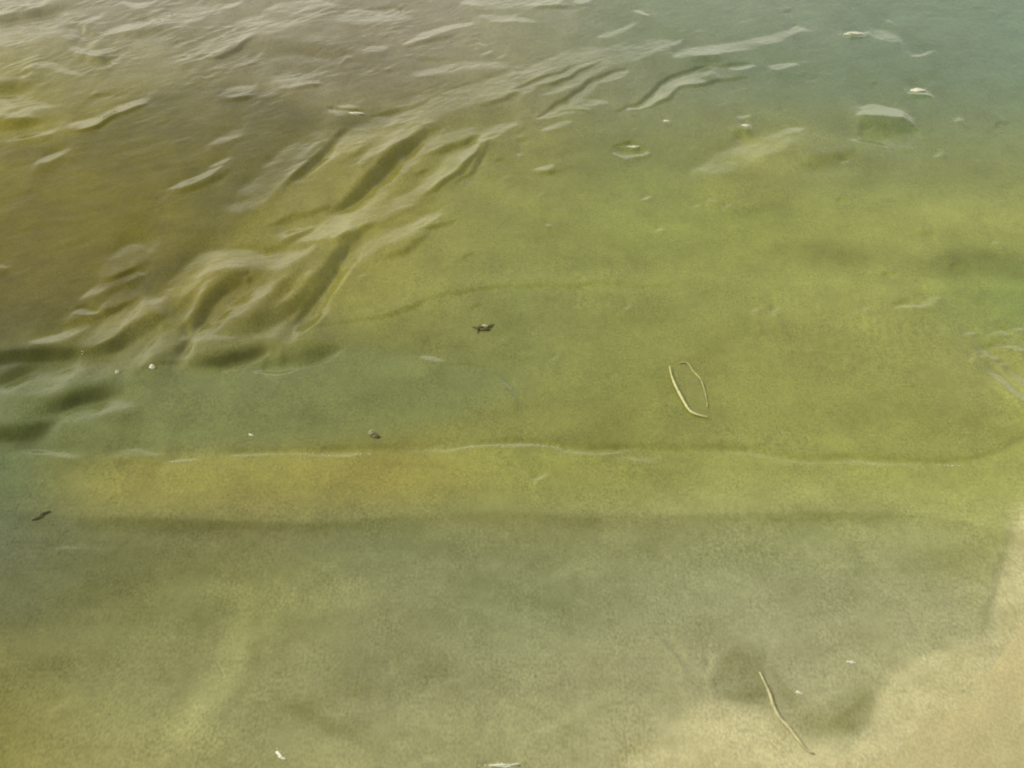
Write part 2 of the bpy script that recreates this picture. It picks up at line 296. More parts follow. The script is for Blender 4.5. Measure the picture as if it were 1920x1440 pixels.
cl(20, .06, (1120, 1060), (1300, 1080), (1500, 1130)); cl(14, .10, (1900, 980), (1870, 1080), (1866, 1180)); cl(10, -.05, (1842, 1190), (1858, 1110), (1880, 1020), (1910, 960)); cl(9, .09, (1200, 1260), (1090, 1330), (960, 1400)); cl(9, -.10, (1336, 1296), (1390, 1306), (1440, 1300)); cl(8, -.09, (1436, 1240), (1470, 1290), (1500, 1340)); cl(7, -.10, (1560, 1350), (1600, 1330), (1628, 1300)); cl(9, .07, (1480, 1270), (1540, 1280), (1600, 1262)); cl(7, .08, (1322, 1280), (1336, 1240), (1376, 1208)); cl(12, .08, (1640, 1320), (1700, 1262), (1790, 1222)); cl(16, .05, (1500, 1420), (1650, 1400), (1760, 1330))
cl(14, -.30, (-80, 672), (40, 664), (140, 660), (215, 650)); cl(14, -.22, (-60, 814), (50, 812), (110, 795)); cl(12, -.2, (70, 772), (150, 748), (225, 732)); cl(9, -.4, (360, 684), (440, 672), (512, 650)); cl(8, -.2, (500, 684), (560, 668), (628, 650))  # painted shade along the darkest ripples at left
cl(16, .14, (1380, 300), (1450, 265), (1560, 262)); cl(14, -.10, (1480, 330), (1570, 300), (1660, 300)); cl(12, -.12, (1380, 400), (1450, 392), (1500, 400)); cl(16, .08, (1560, 470), (1640, 440), (1720, 430)); cl(26, -.08, (1700, 500), (1830, 490), (1960, 505)); cl(18, -.10, (1540, 470), (1640, 480), (1740, 500)); cl(9, -.14, (1612, 236), (1650, 238), (1700, 246)); cl(10, .1, (1700, 540), (1830, 528), (1940, 540))  # stroke at the square wavelet paints its dark face
cl(10, -.10, (640, 392), (690, 346), (745, 296), (800, 256)); cl(10, -.10, (560, 606), (610, 540), (650, 460)); cl(9, -.1, (350, 640), (390, 566), (450, 524)); cl(12, -.08, (960, 300), (1100, 270), (1240, 262)); cl(12, .06, (1000, 340), (1120, 330), (1250, 310))  # first three strokes add painted shade to the ripple troughs
for q in range(70):                       # short crossing streaks of silt
    sx_, sy_ = RNG.uniform(-60, 1960), RNG.uniform(560, 1440)
    ln, an = RNG.uniform(60, 260), RNG.normal(-.25 if sx_ < 900 else .25, .45) * (1 if sy_ > 980 else .25)
    cl(RNG.uniform(3, 12), RNG.normal(0, .045), (sx_, sy_), (sx_ + ln * .5, sy_ + ln * an * .5 + RNG.normal(0, 5)), (sx_ + ln, sy_ + ln * an))
def haze_n(sx, sy, seed):
    n_ = np.random.default_rng(seed).standard_normal((SH, SW)).astype(np.float32)
    n_ = blur(blur(n_, sx, 1), sy, 0); return n_ / n_.std()
T += .045 * haze_n(44, 16, 31) + .035 * haze_n(15, 7, 32) + .025 * haze_n(5, 3, 33)
wash = poly_mask([(-100, 850), (60, 846), (300, 850), (560, 846), (760, 844), (900, 836), (970, 831), (1070, 836), (1180, 842), (1400, 843), (1500, 858), (1620, 862), (1780, 868), (1860, 852), (2040, 790), (2040, 1000), (1700, 962), (1400, 962), (1180, 968), (900, 960), (600, 978), (300, 972), (100, 964), (-100, 930)], 3)
T += .13 * wash - .08 * blur(np.roll(wash, 14, 0) * (1 - wash), 3) - .07 * blur(np.roll(wash, -9, 0) * (1 - wash), 2)  # wash tone, with the ledge shadow painted along its lower edge
WEDGE = poly_mask([(-100, 720), (200, 700), (420, 700), (640, 654), (800, 676), (930, 694), (980, 730), (760, 810), (420, 846), (-100, 842)], 12)[..., None]
SILT_GLARE = SILT_GLARE * (1 - .6 * WEDGE) + np.array(lin((116, 125, 72)), np.float32) * .6 * WEDGE
film = poly_mask([(600, 626), (700, 600), (830, 556), (960, 538), (1260, 533), (1350, 545), (1200, 620), (960, 690), (800, 670), (640, 650)], 6)
T -= .05 * film

# ------------------------------------------------------------------ sand level below (and, at the near right, above) the water
bank = poly_mask([(2100, 880), (1918, 950), (1895, 1020), (1874, 1100), (1858, 1188), (1800, 1204), (1760, 1226), (1704, 1248), (1664, 1284), (1640, 1330), (1622, 1374), (1596, 1402), (1540, 1402), (1470, 1360), (1420, 1330), (1330, 1318), (1240, 1372), (1150, 1470), (1100, 1620), (2100, 1620)], 12)
soft = blur(bank, 34)
pool = poly_mask([(1330, 1292), (1352, 1236), (1402, 1206), (1430, 1240), (1436, 1312), (1384, 1312)], 4)
pool2 = poly_mask([(1500, 1346), (1560, 1314), (1634, 1296), (1622, 1362), (1580, 1378), (1510, 1372)], 5)
fuzz = blur(RNG.standard_normal((SH, SW)).astype(np.float32), 7); fuzz /= fuzz.std()
fuzz2 = blur(RNG.standard_normal((SH, SW)).astype(np.float32), 2.5); fuzz2 /= fuzz2.std()
BED = -0.032 + 0.024 * blur(bank, 50) + 0.013 * blur(bank, 18) - 0.014 * pool - 0.014 * pool2 + .0008 * fuzz + .0005 * fuzz2
LOBE = 1 - .10 * np.clip((1560 - gx) / 160, 0, 1)
BANKC = np.clip((.7 * bank + .3 * soft) * LOBE - .8 * pool - .8 * pool2, 0, 1)[..., None]
SILT_GLARE = SILT_GLARE * (1 - .8 * BANKC) + np.array(lin((203, 196, 147)), np.float32) * .8 * BANKC
hollow = poly_mask([(1332, 1294), (1346, 1242), (1384, 1214), (1450, 1218), (1470, 1262), (1530, 1296), (1634, 1296), (1624, 1350), (1588, 1376), (1524, 1366), (1470, 1330), (1420, 1318), (1376, 1310)], 12)
T -= .07 * pool + .08 * pool2 + .09 * hollow * (1 + .5 * haze_n(12, 6, 77)) + .05 * np.clip(blur(bank, 26) * 2, 0, 1) * (1 - bank)

# ------------------------------------------------------------------ sampling on the world grid
def sample(img, X, Y, Z=0.0):
    px, py = to_px(X, Y, Z)
    u = np.clip((px + PAD) / 2, 0, SW - 1.001); v = np.clip((py + PAD) / 2, 0, SH - 1.001)
    i, j = v.astype(int), u.astype(int)
    fu, fv = u - j, v - i
    if img.ndim == 3: fu = fu[..., None]; fv = fv[..., None]
    return (img[i, j] * (1 - fu) + img[i, j + 1] * fu) * (1 - fv) + (img[i + 1, j] * (1 - fu) + img[i + 1, j + 1] * fu) * fv

DX, DY = 0.0045, 0.0050
XS = np.arange(-2.3, 2.3, DX); YS = np.arange(1.15, 6.6, DY)
X, Y = np.meshgrid(XS, YS)
px, py = to_px(X, Y)
edge = np.clip((px + PAD) / PAD, 0, 1) * np.clip((1920 + PAD - px) / PAD, 0, 1) * np.clip((py + PAD) / PAD, 0, 1) * np.clip((1440 + PAD - py) / PAD, 0, 1)
def spec_noise(shape, lx, ly, seed, ang=0.0):
    r = np.random.default_rng(seed).standard_normal(shape)
    ky = np.fft.fftfreq(shape[0], DY)[:, None]; kx = np.fft.rfftfreq(shape[1], DX)[None, :]
    ka = kx * math.cos(ang) + ky * math.sin(ang); kb = -kx * math.sin(ang) + ky * math.cos(ang)
    g = np.exp(-((ka * lx) ** 2 + (kb * ly) ** 2)) * (1 - np.exp(-((ka * lx * 3) ** 2 + (kb * ly * 3) ** 2)))
    n = np.fft.irfft2(np.fft.rfft2(r) * g, shape)
    return n / n.std()
w1 = spec_noise(X.shape, .10, .10, 41); w2 = spec_noise(X.shape, .10, .10, 42); w3 = spec_noise(X.shape, .11, .11, 43)
Xw = X + .0035 * w1; Yw = Y + .0045 * w2 * np.clip(Y / 3, .4, 1.2)
grz = np.arctan2(CAM_H, Y)                       # how flat the beach sees this spot: steeper backs could not hold up at this size
pos = np.tan(.48 * grz)
far = np.clip((680 - py) / 600, 0, 1) ** 0.8
left = np.clip((1500 - px) / 1100, 0.25, 1)
rough = far * left
patch = np.clip(.5 + .5 * spec_noise(X.shape, .22, .16, 50), 0, 1.5)
patch *= 1 - .85 * np.exp(-((px - 230) / 370) ** 4 - ((py - 350) / 180) ** 4)
CR = R(50)
extra = (spec_noise(X.shape, .085, .020, 1, CR) * .050 + spec_noise(X.shape, .05, .010, 2, R(35)) * .034 + spec_noise(X.shape, .022, .007, 6, R(20)) * .020) * rough * patch
extra += spec_noise(X.shape, .12, .05, 3, R(30)) * 0.016 * np.clip(rough + .25, 0, 1) + spec_noise(X.shape, .02, .014, 4) * 0.006 + spec_noise(X.shape, .008, .006, 5) * 0.006
rt = np.exp(-((px - 1640) / 190) ** 2 - ((py - 630) / 70) ** 2)
extra += spec_noise(X.shape, .010, .010, 7) * .10 * rt + spec_noise(X.shape, .02, .02, 8) * .03 * np.exp(-((px - 1890) / 60) ** 2 - ((py - 690) / 70) ** 2)
edge2 = np.clip((px + 90) / 110, 0, 1) * np.clip((2010 - px) / 110, 0, 1) * np.clip((py + 90) / 110, 0, 1) * np.clip((1530 - py) / 110, 0, 1)
extra = extra * (.15 + .85 * edge2) + (1 - edge2) * .6 * (spec_noise(X.shape, .085, .020, 71, CR) * .045 + spec_noise(X.shape, .022, .007, 72, R(20)) * .02) * np.clip((Y - 2) / 2, .1, 1)
rimx = np.clip((2.3 - np.abs(X)) / .15, 0, 1); rimy = np.clip((Y - 1.15) / .1, 0, 1) * np.clip((6.6 - Y) / .3, 0, 1)
ny, nx = X.shape
py_, px_ = 160, 120
ky = 2 * np.pi * np.fft.fftfreq(ny + 2 * py_, DY)[:, None]; kx = 2 * np.pi * np.fft.rfftfreq(nx + 2 * px_, DX)[None, :]
KER = (-1j * ky) / (ky ** 2 + 0.02 * kx ** 2 + 60.0)
gain = edge * 0.72 * np.clip(1 + .3 * w3, .35, 1.6)
H = np.zeros(X.shape)
for it in range(7):        # the traced outlines belong to the raised surface, not to the flat plane under it
    slope = sample(S, Xw, Yw, H) * gain
    slope = np.where(slope > 0, pos * np.tanh(1.5 * slope / pos), .36 * np.tanh(1.5 * slope / .36)) + extra
    slope -= slope.mean()
    # height whose fall-line slope is the charted one
    Hn = -np.fft.irfft2(KER * np.fft.rfft2(np.pad(slope, ((py_, py_), (px_, px_)))), (ny + 2 * py_, nx + 2 * px_))[py_:-py_, px_:-px_]
    Hn *= rimx * rimy
    H = Hn if it == 0 else .5 * H + .5 * Hn
print('wave height range', H.min(), H.max())

OUT = [8, 20, 60, 200, 700, 2500, 6000]
XA = np.concatenate([[-2.3 - o for o in OUT[::-1]], XS, [XS[-1] + o for o in OUT]])
YA = np.concatenate([[1.15 - o for o in OUT[::-1]], YS, [YS[-1] + o for o in OUT]])
k = len(OUT)

def sheet(name, xa, ya, Z, colours=None, floats=None):
    nx, ny = len(xa), len(ya)
    XX, YY = np.meshgrid(xa, ya)
    co = np.stack([XX, YY, Z], -1).reshape(-1, 3).astype(np.float32)
    idx = np.arange(nx * ny, dtype=np.int32).reshape(ny, nx)
    q = np.stack([idx[:-1, :-1], idx[:-1, 1:], idx[1:, 1:], idx[1:, :-1]], -1).reshape(-1, 4)
    me = bpy.data.meshes.new(name)
    me.vertices.add(len(co)); me.vertices.foreach_set('co', co.ravel())
    me.loops.add(q.size); me.loops.foreach_set('vertex_index', q.ravel())
    me.polygons.add(len(q)); me.polygons.foreach_set('loop_start', np.arange(0, q.size, 4, dtype=np.int32))
    me.polygons.foreach_set('use_smooth', np.ones(len(q), bool))
    me.update(calc_edges=True)
    for nm, a in (colours or {}).items():
        at = me.attributes.new(nm, 'FLOAT_COLOR', 'POINT')
        c = np.ones((len(co), 4), np.float32); c[:, :3] = a.reshape(-1, 3)
        at.data.foreach_set('color', c.ravel())
    for nm, a in (floats or {}).items():
        at = me.attributes.new(nm, 'FLOAT', 'POINT'); at.data.foreach_set('value', a.astype(np.float32).ravel())
    o = bpy.data.objects.new(name, me); COL.objects.link(o)
    return o

# beyond the surveyed patch: open water, and the beach rising behind the bank on the near right
SA, SB = np.array(ground(1130, 1470)), np.array(ground(1900, 1010))
SD_ = (SB - SA) / np.linalg.norm(SB - SA); SN = np.array((SD_[1], -SD_[0]))
def shore(X, Y):
    w = .10 * np.sin(X * 2.1 + 1.3 * np.sin(Y * 1.1)) + .05 * np.sin(Y * 4.3 + X)
    return (X - SA[0]) * SN[0] + (Y - SA[1]) * SN[1] + w
def inside(X, Y, m=112.0):
    px, py = to_px(X, np.maximum(Y, .6))
    def e(v): v = np.clip(v / m, 0, 1); return v * v * (3 - 2 * v)
    return e(px + m) * e(1920 + m - px) * e(py + m) * e(1440 + m - py) * (Y > .7)
def bed_at(X, Y):
    w = inside(X, Y); s = shore(X, Y)
    out = np.where(s > 0, np.minimum(.012 + .05 * s, .5), np.maximum(.012 + .12 * s, -.3))
    return sample(BED, X, Y) * w + out * (1 - w)

XX, YY = np.meshgrid(XA, YA)
HZ = np.zeros(XX.shape); HZ[k:-k, k:-k] = H
W = inside(XX, YY)
depth = np.clip(HZ - bed_at(XX, YY), 0, 1)
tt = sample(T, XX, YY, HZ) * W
def wn(l, seed):
    n_ = np.zeros(XX.shape); n_[k:-k, k:-k] = spec_noise(H.shape, l, l * .6, seed, R(25)) * rimx * rimy; return n_
n1, n2, n3 = wn(.7, 61), wn(.35, 62), wn(.12, 63)
m1 = np.clip(.5 + .35 * n1, 0, 1)[..., None]
OUTC = lin((128, 130, 88)) * (1 - m1) + lin((146, 146, 84)) * m1
OUTC = OUTC * (1 + .06 * n2 + .04 * n3)[..., None]
sb = np.clip(.5 + shore(XX, YY) * 2.5, 0, 1)[..., None]
OUTC = OUTC * (1 - sb) + lin((186, 179, 124)) * sb
LOW = SILT_GLARE * (1 + T)[..., None]
LOW = np.stack([blur(blur(LOW[::4, ::4, q].astype(np.float32), 24), 12) for q in range(3)], -1).repeat(4, 0).repeat(4, 1)[:SH, :SW]
W2 = inside(XX, YY, 640.0)[..., None]
OUTC = sample(LOW, XX, YY) * (1 + .05 * n2 + .05 * n3)[..., None] * W2 + OUTC * (1 - W2)
silt_shade = sample(SILT_GLARE, XX, YY, HZ) * W[..., None] + OUTC * (1 - W[..., None])
silt_shade = silt_shade * np.stack([1 + tt, 1 + tt, (1 + tt) * (1 + .7 * np.minimum(tt, 0))], -1)   # darker tones lose blue: algae, painted ripple shade and reflection alike
murk = np.ones(XX.shape)

# ------------------------------------------------------------------ materials
def mat(name):
    m = bpy.data.materials.new(name); m.use_nodes = True
    m.node_tree.nodes.clear()
    return m, m.node_tree.nodes.new, m.node_tree.links.new

ALB = 1.0
def water_material():
    m, N, L = mat('murky_water')
    out = N('ShaderNodeOutputMaterial')
    at = N('ShaderNodeAttribute'); at.attribute_name = 'silt_shade'
    mk = N('ShaderNodeAttribute'); mk.attribute_name = 'murk'
    tc = N('ShaderNodeTexCoord')
    def noise(scale, sx, sy, det, rough=.55):
        mp = N('ShaderNodeMapping'); mp.inputs['Scale'].default_value = (sx, sy, 1)
        n = N('ShaderNodeTexNoise'); n.inputs['Scale'].default_value = scale; n.inputs['Detail'].default_value = det
        n.inputs['Roughness'].default_value = rough
        L(tc.outputs['Object'], mp.inputs['Vector']); L(mp.outputs['Vector'], n.inputs['Vector'])
        return n.outputs['Fac']
    def math_(op, a, b=None):
        n = N('ShaderNodeMath'); n.operation = op
        for i, v in enumerate((a, b)):
            if v is None: continue
            if isinstance(v, (int, float)): n.inputs[i].default_value = v
            else: L(v, n.inputs[i])
        return n.outputs[0]
    grain = noise(230, 1, .5, 2)          # suspended sand grains
    fleck = noise(70, 1, .45, 3)
    drift = noise(9, 1, .6, 4)            # drifting silt clouds
    gate = math_('ADD', math_('MULTIPLY', noise(14, 1, .6, 3), 1.7), -.25)
    v = math_('ADD', math_('MULTIPLY', math_('MULTIPLY', math_('SUBTRACT', grain, .5), 1.35), gate), math_('MULTIPLY', math_('SUBTRACT', fleck, .5), .35))
    v = math_('ADD', v, math_('MULTIPLY', math_('SUBTRACT', drift, .5), .34))
    v = math_('ADD', v, 1.0)
    vm = N('ShaderNodeVectorMath'); vm.operation = 'SCALE'
    L(at.outputs['Color'], vm.inputs[0]); L(v, vm.inputs['Scale'])
    dif = N('ShaderNodeBsdfDiffuse'); L(vm.outputs[0], dif.inputs['Color'])
    tr = N('ShaderNodeBsdfTransparent'); tr.inputs['Color'].default_value = (.93, .95, .82, 1)
    mix = N('ShaderNodeMixShader'); L(mk.outputs['Fac'], mix.inputs['Fac']); L(tr.outputs[0], mix.inputs[1]); L(dif.outputs[0], mix.inputs[2])
    bump = N('ShaderNodeBump'); bump.inputs['Strength'].default_value = .55; bump.inputs['Distance'].default_value = .0022
    L(noise(48, 1, .6, 5, .62), bump.inputs['Height'])
    gl = N('ShaderNodeBsdfGlossy'); gl.inputs['Roughness'].default_value = .05
    fr = N('ShaderNodeFresnel'); fr.inputs['IOR'].default_value = 1.333
    L(bump.outputs['Normal'], gl.inputs['Normal']); L(bump.outputs['Normal'], fr.inputs['Normal'])
    m2 = N('ShaderNodeMixShader'); L(fr.outputs[0], m2.inputs['Fac']); L(mix.outputs[0], m2.inputs[1]); L(gl.outputs[0], m2.inputs[2])
    L(m2.outputs[0], out.inputs['Surface'])
    return m

def sand_material():
    m, N, L = mat('wet_sand')
    out = N('ShaderNodeOutputMaterial'); bs = N('ShaderNodeBsdfPrincipled')
    tc = N('ShaderNodeTexCoord')
    n1 = N('ShaderNodeTexNoise'); n1.inputs['Scale'].default_value = 260; n1.inputs['Detail'].default_value = 2
    n2 = N('ShaderNodeTexNoise'); n2.inputs['Scale'].default_value = 6; n2.inputs['Detail'].default_value = 5
    mpn = N('ShaderNodeMapping'); mpn.inputs['Scale'].default_value = (1, .5, 1)
    L(tc.outputs['Object'], mpn.inputs['Vector'])
    for n in (n1, n2): L(mpn.outputs['Vector'], n.inputs['Vector'])
    r1 = N('ShaderNodeValToRGB')
    r1.color_ramp.elements[0].position = .25; r1.color_ramp.elements[0].color = (.44, .40, .195, 1)
    r1.color_ramp.elements[1].position = .75; r1.color_ramp.elements[1].color = (.60, .55, .275, 1)
    r2 = N('ShaderNodeValToRGB')
    r2.color_ramp.elements[0].position = .3; r2.color_ramp.elements[0].color = (.82, .86, .84, 1)
    r2.color_ramp.elements[1].position = .7; r2.color_ramp.elements[1].color = (1.05, 1.02, .98, 1)
    mul = N('ShaderNodeMix'); mul.data_type = 'RGBA'; mul.blend_type = 'MULTIPLY'; mul.inputs['Factor'].default_value = 1
    L(n1.outputs['Fac'], r1.inputs['Fac']); L(n2.outputs['Fac'], r2.inputs['Fac'])
    L(r1.outputs['Color'], mul.inputs['A']); L(r2.outputs['Color'], mul.inputs['B'])
    L(mul.outputs['Result'], bs.inputs['Base Color'])
    bs.inputs['Roughness'].default_value = .55; bs.inputs['Specular IOR Level'].default_value = .35
    bu = N('ShaderNodeBump'); bu.inputs['Strength'].default_value = .4; bu.inputs['Distance'].default_value = .001
    L(n1.outputs['Fac'], bu.inputs['Height']); L(bu.outputs['Normal'], bs.inputs['Normal'])
    L(bs.outputs[0], out.inputs['Surface'])
    return m

def plain(name, c1, c2, rough=.5, scale=200, alpha=None):
    m, N, L = mat(name)
    out = N('ShaderNodeOutputMaterial'); bs = N('ShaderNodeBsdfPrincipled')
    tc = N('ShaderNodeTexCoord'); n = N('ShaderNodeTexNoise'); n.inputs['Scale'].default_value = scale; n.inputs['Detail'].default_value = 3
    r = N('ShaderNodeValToRGB'); r.color_ramp.elements[0].position = .35; r.color_ramp.elements[1].position = .65
    r.color_ramp.elements[0].color = (*c1, 1); r.color_ramp.elements[1].color = (*c2, 1)
    L(tc.outputs['Object'], n.inputs['Vector']); L(n.outputs['Fac'], r.inputs['Fac']); L(r.outputs['Color'], bs.inputs['Base Color'])
    bs.inputs['Roughness'].default_value = rough
    if alpha: bs.inputs['Alpha'].default_value = alpha
    L(bs.outputs[0], out.inputs['Surface'])
    return m

M_WATER, M_SAND = water_material(), sand_material()
M_SHELL = plain('shell_white', (.70, .72, .52), (.85, .86, .68), .35)
M_FOAM_GLINT = plain('foam', (.70, .72, .50), (.86, .87, .66), .25, 300)  # foam, and the wavelet glints shaped as foam
M_DARK = plain('dark_weed', (.070, .070, .016), (.150, .142, .040), .5, 300)
M_CHIP = plain('pale_chip', (.50, .48, .24), (.62, .58, .32), .5)
M_STONE = plain('olive_stone', (.16, .15, .05), (.36, .35, .15), .6, 160)
M_LEAF = plain('sodden_leaf', (.50, .52, .16), (.70, .70, .28), .5, 90, .05)
M_RIB = plain('leaf_edge', (.52, .52, .21), (.72, .70, .33), .4, 200)
M_FAR = plain('leaf_far_edge', (.50, .50, .19), (.66, .65, .30), .5, 200, .75)
M_STICK = plain('bleached_twig', (.38, .36, .18), (.58, .55, .30), .7, 60)

# ------------------------------------------------------------------ the two sheets
water = sheet('water', XA, YA, HZ, {'silt_shade': silt_shade * ALB}, {'murk': murk})
water['kind'] = 'structure'; water['label'] = 'murky olive shallow water rippling over sand'
water.data.materials.append(M_WATER)
BXS = np.arange(-2.3, 2.3, .012); BYS = np.arange(1.15, 6.6, .012)
bxa = np.concatenate([[-2.3 - o for o in OUT[::-1]], BXS, [BXS[-1] + o for o in OUT]])
bya = np.concatenate([[1.15 - o for o in OUT[::-1]], BYS, [BYS[-1] + o for o in OUT]])
BX, BY = np.meshgrid(bxa, bya)
bz = bed_at(BX, BY)
sand = sheet('sand', bxa, bya, bz)
sand['kind'] = 'structure'; sand['label'] = 'pale wet sand shelving up out of the water'
sand.data.materials.append(M_SAND)

def surf(px_, py_):
    """point on top of water or sand at a surveyed spot"""
    x, y = ground(px_, py_)
    i = int(np.clip((y - YS[0]) / DY, 0, len(YS) - 1)); j = int(np.clip((x - XS[0]) / DX, 0, len(XS) - 1))
    zb = float(bed_at(np.array([x]), np.array([y]))[0])
    return Vector((x, y, max(float(H[i, j]), zb)))

# ------------------------------------------------------------------ small things
def link(name, bm, m, parent=None, smooth=True, loc=None):
    me = bpy.data.meshes.new(name); bm.to_mesh(me); bm.free()
    me.materials.append(m)
    if smooth: me.polygons.foreach_set('use_smooth', np.ones(len(me.polygons), bool))
    o = bpy.data.objects.new(name, me); COL.objects.link(o)
    if parent: o.parent = parent
    if loc is not None: o.location = loc
    return o
def tag(o, label, cat, group=None):
    o['label'] = label; o['category'] = cat
    if group: o['group'] = group
    return o
def empty(name, loc):
    o = bpy.data.objects.new(name, None); COL.objects.link(o); o.location = loc; o.empty_display_size = .02
    return o

def lump(bm, c, r, jag=.2, seed=0, sub=2, rot=0.0):
    rr = random.Random(seed)
    res = bmesh.ops.create_icosphere(bm, subdivisions=sub, radius=1)
    ph = [rr.uniform(0, 6.3) for _ in range(6)]
    mt = Matrix.Translation(c) @ Matrix.Rotation(rot, 4, 'Z') @ Matrix.Diagonal((r[0], r[1], r[2], 1))
    for v in res['verts']:
        p = v.co
        f = 1 + jag * (math.sin(2.3 * p.x + ph[0]) * math.cos(2.9 * p.y + ph[1]) + .6 * math.sin(4.7 * p.z + ph[2] + 3 * p.x))
        v.co = mt @ (p * f)

def tube(bm, pts, radii, n=8):
    pts = [Vector(p) for p in pts]
    rings = []
    for i, p in enumerate(pts):
        t = (pts[min(i + 1, len(pts) - 1)] - pts[max(i - 1, 0)]).normalized()
        s = t.cross(Vector((0, 0, 1)))
        s = s.normalized() if s.length > 1e-5 else Vector((1, 0, 0))
        u = s.cross(t)
        rings.append([bm.verts.new(p + (s * math.cos(a) + u * math.sin(a)) * radii[i]) for a in [2 * math.pi * q / n for q in range(n)]])
    for a, c in zip(rings, rings[1:]):
        for q in range(n):
            bm.faces.new((a[q], a[(q + 1) % n], c[(q + 1) % n], c[q]))
    bm.faces.new(rings[0][::-1]); bm.faces.new(rings[-1])

# shells: small domed, ribbed fan with a hinge
def shell(px_, py_, L_, Wd, Hh, rot, label):
    p = surf(px_, py_)
    bm = bmesh.new()
    nu, nv = 14, 24
    top = []
    for i in range(nu + 1):
        r = i / nu
        row = []
        for j in range(nv):
            a = 2 * math.pi * j / nv
            fan = 1 - .28 * (math.cos(a) < -.2) * abs(math.cos(a))
            rib = 1 + .05 * math.cos(a * 12) * r
            row.append(bm.verts.new((L_ * r * fan * math.cos(a) * rib, Wd * r * fan * math.sin(a) * rib, Hh * (1 - r ** 2.2) * (1 + .05 * math.cos(12 * a)))))
        top.append(row)
    for i in range(nu):
        for j in range(nv):
            bm.faces.new((top[i][j], top[i + 1][j], top[i + 1][(j + 1) % nv], top[i][(j + 1) % nv]))
    bm.faces.new([v for v in top[-1]][::-1])
    bmesh.ops.remove_doubles(bm, verts=bm.verts, dist=1e-5)
    o = link('shell', bm, M_SHELL, loc=p + Vector((0, 0, -.001)))
    o.rotation_euler = (R(12), 0, rot)
    tag(o, label, 'shell', 'small white shells at the dark water edge')
shell(219, 697, .0062, .0046, .0075, 1.1, 'smaller white shell, left of the pair beside the dark wavelets')
shell(286, 693, .0088, .0062, .0085, 2.4, 'larger white shell just left of the dark leaf shaped wavelet')

# dark weedy clump with a pale chip
p = surf(905, 616)
root = empty('debris_clump', p)
root.scale = (.82, .82, .82)
tag(root, 'small dark clump of weed holding a pale chip, in calm water', 'debris')
bm = bmesh.new()
lump(bm, Vector((-.010, .004, .003)), (.012, .009, .006), .3, 5)
lump(bm, Vector((.006, -.008, .0025)), (.013, .005, .0045), .3, 6)
lump(bm, Vector((.018, .012, .002)), (.010, .007, .004), .3, 7, rot=.6)
tube(bm, [(-.028, .010, .001), (-.018, .006, .004), (-.008, -.006, .004), (.004, -.012, .002)], [.001, .002, .002, .001])
tube(bm, [(.010, .004, .003), (.022, .016, .004), (.032, .024, .001)], [.002, .0018, .0008])
tube(bm, [(-.012, -.004, .003), (-.014, -.018, .003), (-.012, -.030, .001)], [.002, .0018, .0008])
link('weed', bm, M_DARK, root)
bm = bmesh.new(); lump(bm, Vector((.006, .003, .008)), (.0085, .0045, .0035), .2, 9, rot=-.5)
link('chip', bm, M_CHIP, root)

# pebble with a dark lee side of weed
p = surf(699, 818)
root = empty('pebble', p)
tag(root, 'tiny olive pebble with dark weed against its right side', 'pebble')
bm = bmesh.new(); lump(bm, Vector((-.002, .006, .002)), (.007, .009, .006), .18, 12, 3)
link('stone', bm, M_STONE, root)
bm = bmesh.new(); lump(bm, Vector((.005, -.004, .001)), (.008, .0045, .003), .3, 13, rot=-.5)
tube(bm, [(.004, .002, .003), (.008, -.004, .003), (.016, -.006, .001)], [.0022, .0025, .0008])
link('weed', bm, M_DARK, root)

# dark scraps of weed
def scrap(pts, w, label):
    P = [surf(*q) for q in smooth_line(pts, 4)]
    o0 = P[len(P) // 2]
    n = len(P)
    bm = bmesh.new()
    rr = random.Random(n + int(pts[0][0]))
    tube(bm, [q - o0 + Vector((rr.uniform(-1, 1) * .001, rr.uniform(-1, 1) * .002, .001)) for q in P], [w * (.35 + .65 * math.sin(math.pi * (i + .5) / n)) * rr.uniform(.7, 1.2) for i in range(n)])
    o = link('weed_scrap', bm, M_DARK, loc=o0)
    tag(o, label, 'weed', 'dark scraps of weed in the shallows')
scrap([(60, 976), (72, 972), (82, 964), (94, 961)], .004, 'short dark weed scrap under the left end of the brown wash band')

